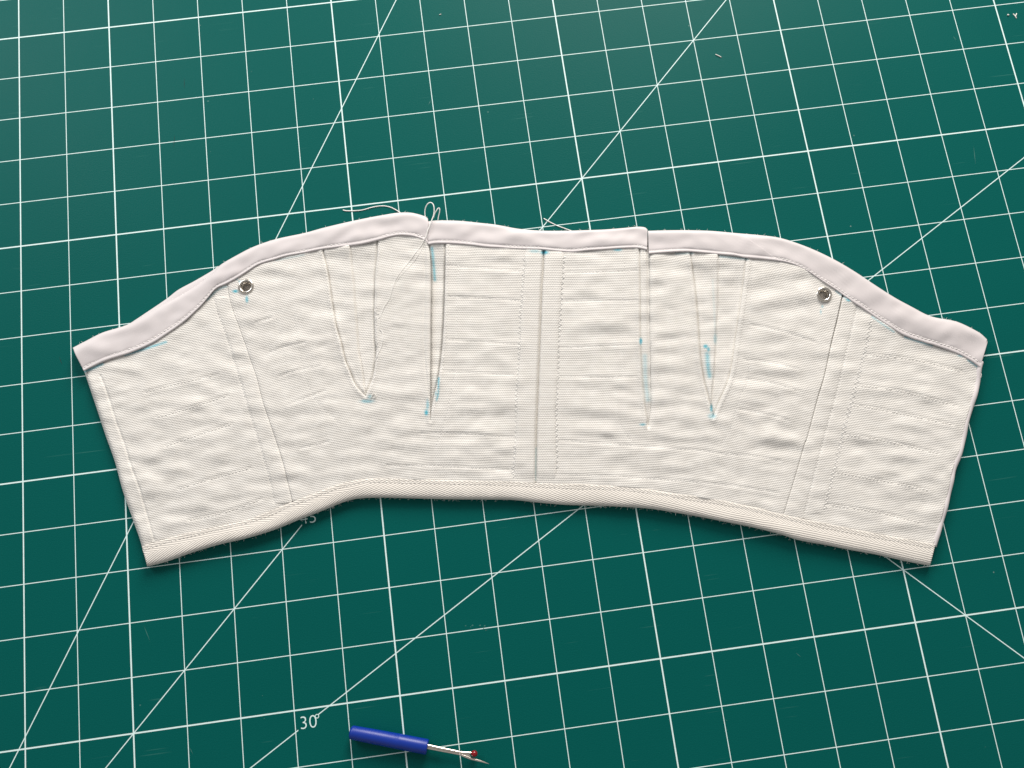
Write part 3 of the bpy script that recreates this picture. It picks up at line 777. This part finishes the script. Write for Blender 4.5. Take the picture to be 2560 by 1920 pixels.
TAPE = [(0.0, 0.205), (0.0, 0.222), (0.015, 0.229), (0.05, 0.232), (0.12, 0.230), (0.17, 0.226), (0.22, 0.230), (0.30, 0.236), (0.40, 0.240), (0.5, 0.243), (0.6, 0.242), (0.7, 0.237), (0.78, 0.230), (0.85, 0.219),
        (0.90, 0.205), (0.94, 0.186), (0.97, 0.162), (0.99, 0.135), (1.0, 0.10), (0.985, 0.07), (0.94, 0.05), (0.7, 0.045)]
def tape_wave(X, Y, wv):
    a = vnoise(X / 60, Y / 60, 5) - .5; b = vnoise(X / 26, Y / 26, 6) - .5
    lift = 0.03 * np.exp(-((X - 1900) / 260) ** 2) + 0.03 * np.exp(-((X - 600) / 200) ** 2)
    return (0.020 * a + 0.010 * b) * (wv > .02) + lift * np.clip((wv - .3) / .5, 0, 1)
band('twill_tape', BOT_IN, BOT_OUT, TAPE, MAT_TWILL, 640, tape_wave, 'herringbone twill tape along the lower edge')

# rolled white edge on the right end
rr = clip_curve(RIGHT[3:], 905, 1366)
P3 = un(np.c_[rr[:, 0] - 5.5, rr[:, 1]], 0.10); P3[:, 2] = 0.125 + 0.006 * np.sin(np.arange(len(rr)) * 0.35) + 0.012 * (vnoise(rr[:, 1] / 30, rr[:, 1] / 50, 4) - .5)
V, Fs = tube_geo(res(P3, n=90), 0.062, 12)
V[:, 2] = 0.13 + (V[:, 2] - 0.13) * 1.55
mesh_obj('edge_fold', V, Fs, MAT_SATIN, bodice)

# under layer, a padded slab that fills the garment
def inset(pts, dx, dy): return [(x + dx, y + dy) for x, y in pts]
tops = inset(TOP_OUT_L[1:-1], 4, 16) + inset(TOP_OUT_M[1:-1], 0, 16) + inset(TOP_OUT_R[1:-1], -5, 18)
poly = tops + inset(RIGHT[3:-1], -10, 0) + inset(BOT_OUT[::-1], 0, -16) + inset(LEFT[::-1][:-2], 8, 0)
W = un(poly); n = len(W)
bm = bmesh.new()
lo = [bm.verts.new((p[0] * IN, p[1] * IN, 0.02 * IN)) for p in W]; hi = [bm.verts.new((p[0] * IN, p[1] * IN, 0.045 * IN)) for p in W]
bm.faces.new(hi[::-1]); bm.faces.new(lo)
for i in range(n): bm.faces.new((hi[i], hi[(i + 1) % n], lo[(i + 1) % n], lo[i]))
bmesh.ops.recalc_face_normals(bm, faces=bm.faces)
bmesh.ops.triangulate(bm, faces=[f for f in bm.faces if len(f.verts) > 4])
me = bpy.data.meshes.new('under_layer'); bm.to_mesh(me); bm.free()
l = me.uv_layers.new(name='weave')
for lp in me.loops:
    c = me.vertices[lp.vertex_index].co; l.data[lp.index].uv = (c.x / IN * 22, c.y / IN * 25)
me.materials.append(MAT_BACK)
o = bpy.data.objects.new('under_layer', me); C.objects.link(o); o.parent = bodice

# ------------------------------------------------------------------ stitching
def stitch_row(name, curve, zf, length=7.0, gap=2.6, r=0.0085, side=0.0, mat=MAT_THREAD, skip=0.0, start=3):
    c = res(curve, step=1.0); g = Geo(); k = start; seg = int(length + gap)
    while k + length < len(c):
        if rng.random() >= skip:
            idx = np.linspace(k, k + length, 5).astype(int)
            p = c[np.clip(idx, 0, len(c) - 1)] + rng.normal(0, .25, (1, 2))
            z = zf(p[:, 0], p[:, 1]); Wp = un(p, z * 0.8)
            Wp[:, 2] = z + r * np.array([-1.0, 0.15, 0.45, 0.15, -1.0])
            V, Fs = tube_geo(Wp, r * np.array([.6, 1, 1, 1, .6]), 5)
            g.add(V, Fs)
        k += seg
    if g.n: return tag(g.build(name, mat, bodice), kind='stuff')
def along(outer, inner, fr, n=400):
    O = res(outer, n=n); I = res(inner, n=n); return O * (1 - fr) + I * fr
for o_, i_, z in ((TOP_OUT_L, TOP_IN_L, 0.240), (TOP_OUT_M, TOP_IN_M, 0.227), (o1[::4].tolist() + [o1[-1].tolist()], i1[::4].tolist() + [i1[-1].tolist()], 0.225),
                  ([o2[0].tolist()] + o2[3::4].tolist() + [TOP_OUT_R[-1]], [i2[0].tolist()] + i2[3::4].tolist() + [TOP_IN_R[-1]], 0.234)):
    stitch_row('stitching', along(o_, i_, 0.855)[::6], lambda x, y, z=z: np.full(len(x), z), 8.0, 2.4, 0.008, mat=MAT_THREAD)
stitch_row('stitching', along(BOT_IN, BOT_OUT, 0.17, 700)[::6], lambda x, y: np.full(len(x), 0.235), 7.0, 3.0, 0.006, mat=MAT_TWILL and MAT_THREAD)
zc_ = lambda d: (lambda x, y: H(x, y) + d)
for q in QUILT_R: stitch_row('quilting_stitch', q, zc_(0.0115), 6.0, 3.0, 0.0062, skip=0.12)
for q in VST_R: stitch_row('stitching', q, zc_(0.0115), 6.5, 3.0, 0.0062, skip=0.08)
stitch_row('stitching', L1S, zc_(0.003), 6.5, 3.0, 0.0065)
stitch_row('stitching', L7S, zc_(0.000), 6.5, 3.0, 0.0065)
for e, s_ in ((A_L, -5), (A_R, 5), (B_R, 7), (D_L, -6), (D_R, 9), (C_L, -6)):
    c = res(e, step=20)[:-1] + [s_, 0]
    stitch_row('stitching', c, zc_(0.0125), 6.5, 3.0, 0.0065)
def zigzag(curve, zf, amp=4.5, per=13, r=0.0085):
    c = res(curve, step=per / 2)
    T = np.gradient(c, axis=0); T /= np.linalg.norm(T, axis=1)[:, None]; Nn = np.c_[-T[:, 1], T[:, 0]]
    p = c + Nn * (amp * np.where(np.arange(len(c)) % 2, 1, -1) + rng.normal(0, .8, len(c)))[:, None]
    p = np.vstack([np.linspace(a, b, 4)[:-1] for a, b in zip(p[:-1], p[1:])])
    zz_ = zf(p[:, 0], p[:, 1]); Wp = un(p, zz_ * 0.8); Wp[:, 2] = zz_
    V, Fs = tube_geo(Wp, r, 5)
    return mesh_obj('zigzag_stitching', V, Fs, MAT_THREAD, bodice)
zigzag([p for p in ZL if p[1] > 630 and p[1] < 1200], zc_(0.0165)); zigzag([p for p in ZR if p[1] > 630 and p[1] < 1200], zc_(0.0165))
zigzag(L7Z, zc_(-0.001), 4.5, 13, 0.007)

# ------------------------------------------------------------------ eyelets
for ex, ey in EYE:
    p = un([(ex, ey)])[0]; z = float(H(np.array([ex]), np.array([ey]))[0]) + 0.012
    prof = [(-0.02, 0.163), (0.004, 0.165), (0.016, 0.160), (0.026, 0.150), (0.031, 0.137), (0.031, 0.124), (0.025, 0.113), (0.012, 0.104), (-0.01, 0.100), (-0.05, 0.098), (-0.10, 0.097)]
    e_ = empty('eyelet', None, None, None); e_.parent = bodice
    for k_ in ('label', 'category'):
        if k_ in e_: del e_[k_]
    V, Fs = lathe_geo(prof[:8], (p[0], p[1], z), (0, 0, 1), 48); mesh_obj('rim', V, Fs, MAT_NICKEL, e_)
    inner = prof[7:]
    V, Fs = lathe_geo([(inner[0][0], inner[0][1]), (inner[1][0], inner[1][1] - .003), (-0.03, 0.096), (-0.034, 0.088), (-0.045, 0.085), (-0.11, 0.085)], (p[0], p[1], z), (0, 0, 1), 48)
    mesh_obj('barrel', V, Fs, MAT_NICKEL, e_)

# ------------------------------------------------------------------ thread tails sewn to the garment
def zoomed(pts, x0, y0, s): return [(x0 + a / s, y0 + b / s) for a, b in pts]
def tail(pts, z, r=0.0095, parent=bodice, name='thread_tail', mat=MAT_THREAD):
    c = res(pts, step=4.0); Wp = un(c, 0.18 if callable(z) else float(np.mean(z)))
    if callable(z): Wp[:, 2] = z(c[:, 0], c[:, 1])
    else: Wp[:, 2] = np.interp(np.linspace(0, 1, len(c)), np.linspace(0, 1, len(z)), z)
    V, Fs = tube_geo(Wp, r, 6)
    return mesh_obj(name, V, Fs, mat, parent)
S2 = 3.687
tail(zoomed([(580,165),(610,172),(680,172),(760,165),(850,140),(940,127),(1010,137),(1060,160),(1105,190),(1130,215)], 700, 480, S2), [0.008, 0.008, 0.009, 0.008, 0.009, 0.03], 0.012)
tail(zoomed([(1340,235),(1335,215),(1330,160),(1345,115),(1378,90),(1408,105),(1420,150),(1416,205),(1400,252),(1378,310),(1362,350),(1352,385),(1335,430)], 700, 480, S2), [0.10, 0.16, 0.25, 0.3, 0.28, 0.29, 0.30, 0.27], 0.0115)
tail(zoomed([(1412,225),(1428,190),(1450,160),(1468,146),(1472,175),(1460,215),(1450,262),(1452,280)], 700, 480, S2), [0.2, 0.26, 0.3, 0.26, 0.2, 0.14], 0.0115)
tail(zoomed([(1335,430),(1310,480),(1250,560),(1150,690),(1070,800),(1040,880),(1010,980),(960,1060),(940,1110),(925,1160),(920,1260),(945,1300),(940,1400),(905,1490),(870,1560)], 700, 480, S2), zc_(0.020), 0.0065)
tail(zoomed([(1330,470),(1290,560),(1200,680),(1100,790),(1060,850),(1020,950)], 700, 480, S2), zc_(0.018), 0.0045)
tail(zoomed([(870,1085),(890,1120),(935,1135),(905,1165),(880,1180)], 700, 480, S2), zc_(0.018), 0.0045)
tail(zoomed([(440,95),(490,125),(560,160),(640,190),(685,208),(720,222)], 1240, 520, S2), [0.008, 0.007, 0.008, 0.02], 0.0115)
tail(zoomed([(1990,1120),(2005,1135),(2010,1155),(2003,1185),(1988,1210)], 1800, 560, 3.072), [0.14, 0.18, 0.18, 0.12], 0.006)
tail(zoomed([(475,985),(498,940),(515,912),(540,915),(555,945),(545,965),(520,955)], 840, 820, 5.53), zc_(0.030), 0.007, mat=MAT_LINT)

# fuzz: single fibres standing out of the cut edges
g = Geo()
for edge, zz, sgn in ((BOT_OUT, (0.05, 0.16), 1), (TOP_OUT_L, (0.12, 0.17), -1), (TOP_OUT_M, (0.12, 0.17), -1), (TOP_OUT_R, (0.12, 0.17), -1)):
    c = res(edge, step=1.0)
    for k in range(int(len(c) / (9 if sgn > 0 else 26))):
        p = c[rng.integers(3, len(c) - 3)]; L_ = rng.uniform(4, 10); a_ = rng.uniform(-1.1, 1.1)
        q = np.array([[0, -1.5 * sgn], [math.sin(a_) * L_ * .5, sgn * math.cos(a_) * L_ * .45], [math.sin(a_ * 1.7) * L_, sgn * math.cos(a_) * L_ * .8]]) * 0.8 + p
        Wp = un(q, rng.uniform(*zz)); Wp[:, 2] += [0, rng.uniform(-.01, .02), rng.uniform(-.02, .03)]
        Wp[:, 2] = np.maximum(Wp[:, 2], 0.02)
        g.add(*tube_geo(Wp, 0.0028, 3))
tag(g.build('loose_fibre', MAT_THREAD, bodice), kind='stuff')

# ------------------------------------------------------------------ lint on the mat
def lint(strands, r, label):
    g = Geo()
    for pts in strands:
        c = res(pts, n=10); Wp = un(c, 0.01); Wp[:, 2] = r * 0.5 + 0.003 * np.sin(np.linspace(0, 3.14, 10))
        rr_ = r * np.array([.5, .9, 1, 1, 1, 1, 1, 1, .9, .5])
        g.add(*tube_geo(Wp, rr_, 6))
    o = g.build('lint', MAT_LINT)
    return tag(o, label, 'lint', 'white lint specks on the cutting mat')
lint([[(1788.5,135.5),(1796,139),(1804,143)]], 0.011, 'straight white lint snip between grid lines right of the steep angle line')
lint([[(2533,34),(2537,39),(2542,46)],[(2542,33),(2540,38),(2538,41)]], 0.011, 'forked white lint snip in the far right corner of the mat')
lint([[(2518,36.5),(2520.5,37.5),(2522.5,38)]], 0.016, 'tiny round white lint dot beside the forked snip')
lint([[(1098,37),(1100.5,35.8),(1103,35)]], 0.009, 'tiny pale lint speck near the far edge left of centre')

# ------------------------------------------------------------------ seam ripper
ripper = empty('seam_ripper', None, 'small seam ripper with blue handle and red ball tip on the mat', 'seam ripper')
hz = 0.135
p0 = un([(879.5, 1831)], hz)[0]; p1 = un([(1069, 1867.5)], hz)[0]
ax = p1 - p0; Lh = np.linalg.norm(ax); ax /= Lh
prof = [(-0.045, 0.0)] + [(-0.045 + 0.06 * (1 - math.cos(t)), 0.122 * math.sin(t) ** .8) for t in np.linspace(0.15, math.pi / 2, 8)]
prof += [(0.3, 0.1285), (0.6, 0.1325), (Lh * .62, 0.1345), (Lh * .625, 0.1360), (Lh * .632, 0.1345), (Lh * .8, 0.1350), (Lh - .02, 0.1350), (Lh - .006, 0.131), (Lh, 0.122), (Lh + .001, 0.05), (Lh - .02, 0.0)]
V, Fs = lathe_geo(prof, p0, ax, 48); V[:, 2] = np.maximum(V[:, 2], 0.001)
mesh_obj('handle', V, Fs, MAT_BLUE, ripper)
zb = 0.135
def P(px, py, z): return un([(px, py)], z)[0]
# folded steel shaft: two rounded rails with a groove between them
sh = np.array([P(1064, 1865, zb), P(1100, 1872.5, zb), P(1130, 1878.5, zb - .002), P(1153, 1883.5, zb - .004)])
sh = res(sh, n=24); side = np.cross(ax, [0, 0, 1.0]); side /= np.linalg.norm(side)
taper = np.linspace(1, .82, 24)
g = Geo()
g.add(*tube_geo(sh - side * (0.017 * taper)[:, None], 0.030 * taper, 12))
g.add(*tube_geo(sh + side * (0.028 * taper)[:, None] - [0, 0, 0.008], 0.020 * taper, 12))
g.build('shaft', MAT_STEEL, ripper)
t1 = res(np.array([P(1149, 1880.5, zb - .004), P(1162, 1881.5, zb - .004), P(1174, 1881.8, zb), P(1183, 1882.5, zb)]), n=14)
mesh_obj('short_prong', *tube_geo(t1, np.interp(np.linspace(0, 1, 14), [0, .5, 1], [0.028, 0.024, 0.017]), 10), MAT_STEEL, ripper)
t2 = res(np.array([P(1148, 1884.5, zb - .01), P(1162, 1890, zb - .014), P(1176, 1895.5, zb - .02), P(1190, 1899.5, zb - .026), P(1206, 1904, zb - .035), P(1223.5, 1910, zb - .045)]), n=26)
V, Fs = tube_geo(t2, np.interp(np.linspace(0, 1, 26), [0, .3, .6, .85, 1], [0.026, 0.027, 0.021, 0.013, 0.002]), 10)
mesh_obj('long_prong', V, Fs, MAT_STEEL, ripper)
# cutting web in the crotch
wv = np.array([P(1153, 1883.5, zb), P(1172, 1883.5, zb), P(1176.5, 1890.5, zb - .012), P(1175, 1894, zb - .02), P(1160, 1888.5, zb - .012)])
Vw = np.vstack([wv + [0, 0, .006], wv - [0, 0, .006]]); nw_ = len(wv)
Fw = [tuple(range(nw_))[::-1], tuple(range(nw_, 2 * nw_))] + [(i, (i + 1) % nw_, nw_ + (i + 1) % nw_, nw_ + i) for i in range(nw_)]
mesh_obj('blade', Vw, Fw, MAT_STEEL, ripper, smooth=False)
bc = P(1185.5, 1884.2, zb)
V, Fs = lathe_geo([(-0.062 * math.cos(t), 0.0001 + 0.059 * math.sin(t)) for t in np.linspace(0, math.pi, 18)], bc, ax, 24)
mesh_obj('ball_tip', V, Fs, MAT_RED, ripper)

# things placed as empties get their origin at their base
def rebase(o, loc):
    o.location = Vector(loc) * IN
    for ch in o.children: ch.location = ch.location - Vector(loc) * IN
bpy.context.view_layer.update()
for ch in bodice.children_recursive:                 # two plies of cloth: about 5 mm at the thickest
    if ch.type == 'MESH':
        n_ = len(ch.data.vertices); co = np.zeros(n_ * 3, np.float32); ch.data.vertices.foreach_get('co', co)
        co[2::3] *= 0.80; ch.data.vertices.foreach_set('co', co); ch.data.update()
rebase(bodice, tuple(un([(1300, 1000)], 0)[0])); rebase(ripper, tuple(un([(1000, 1860)], 0)[0]))
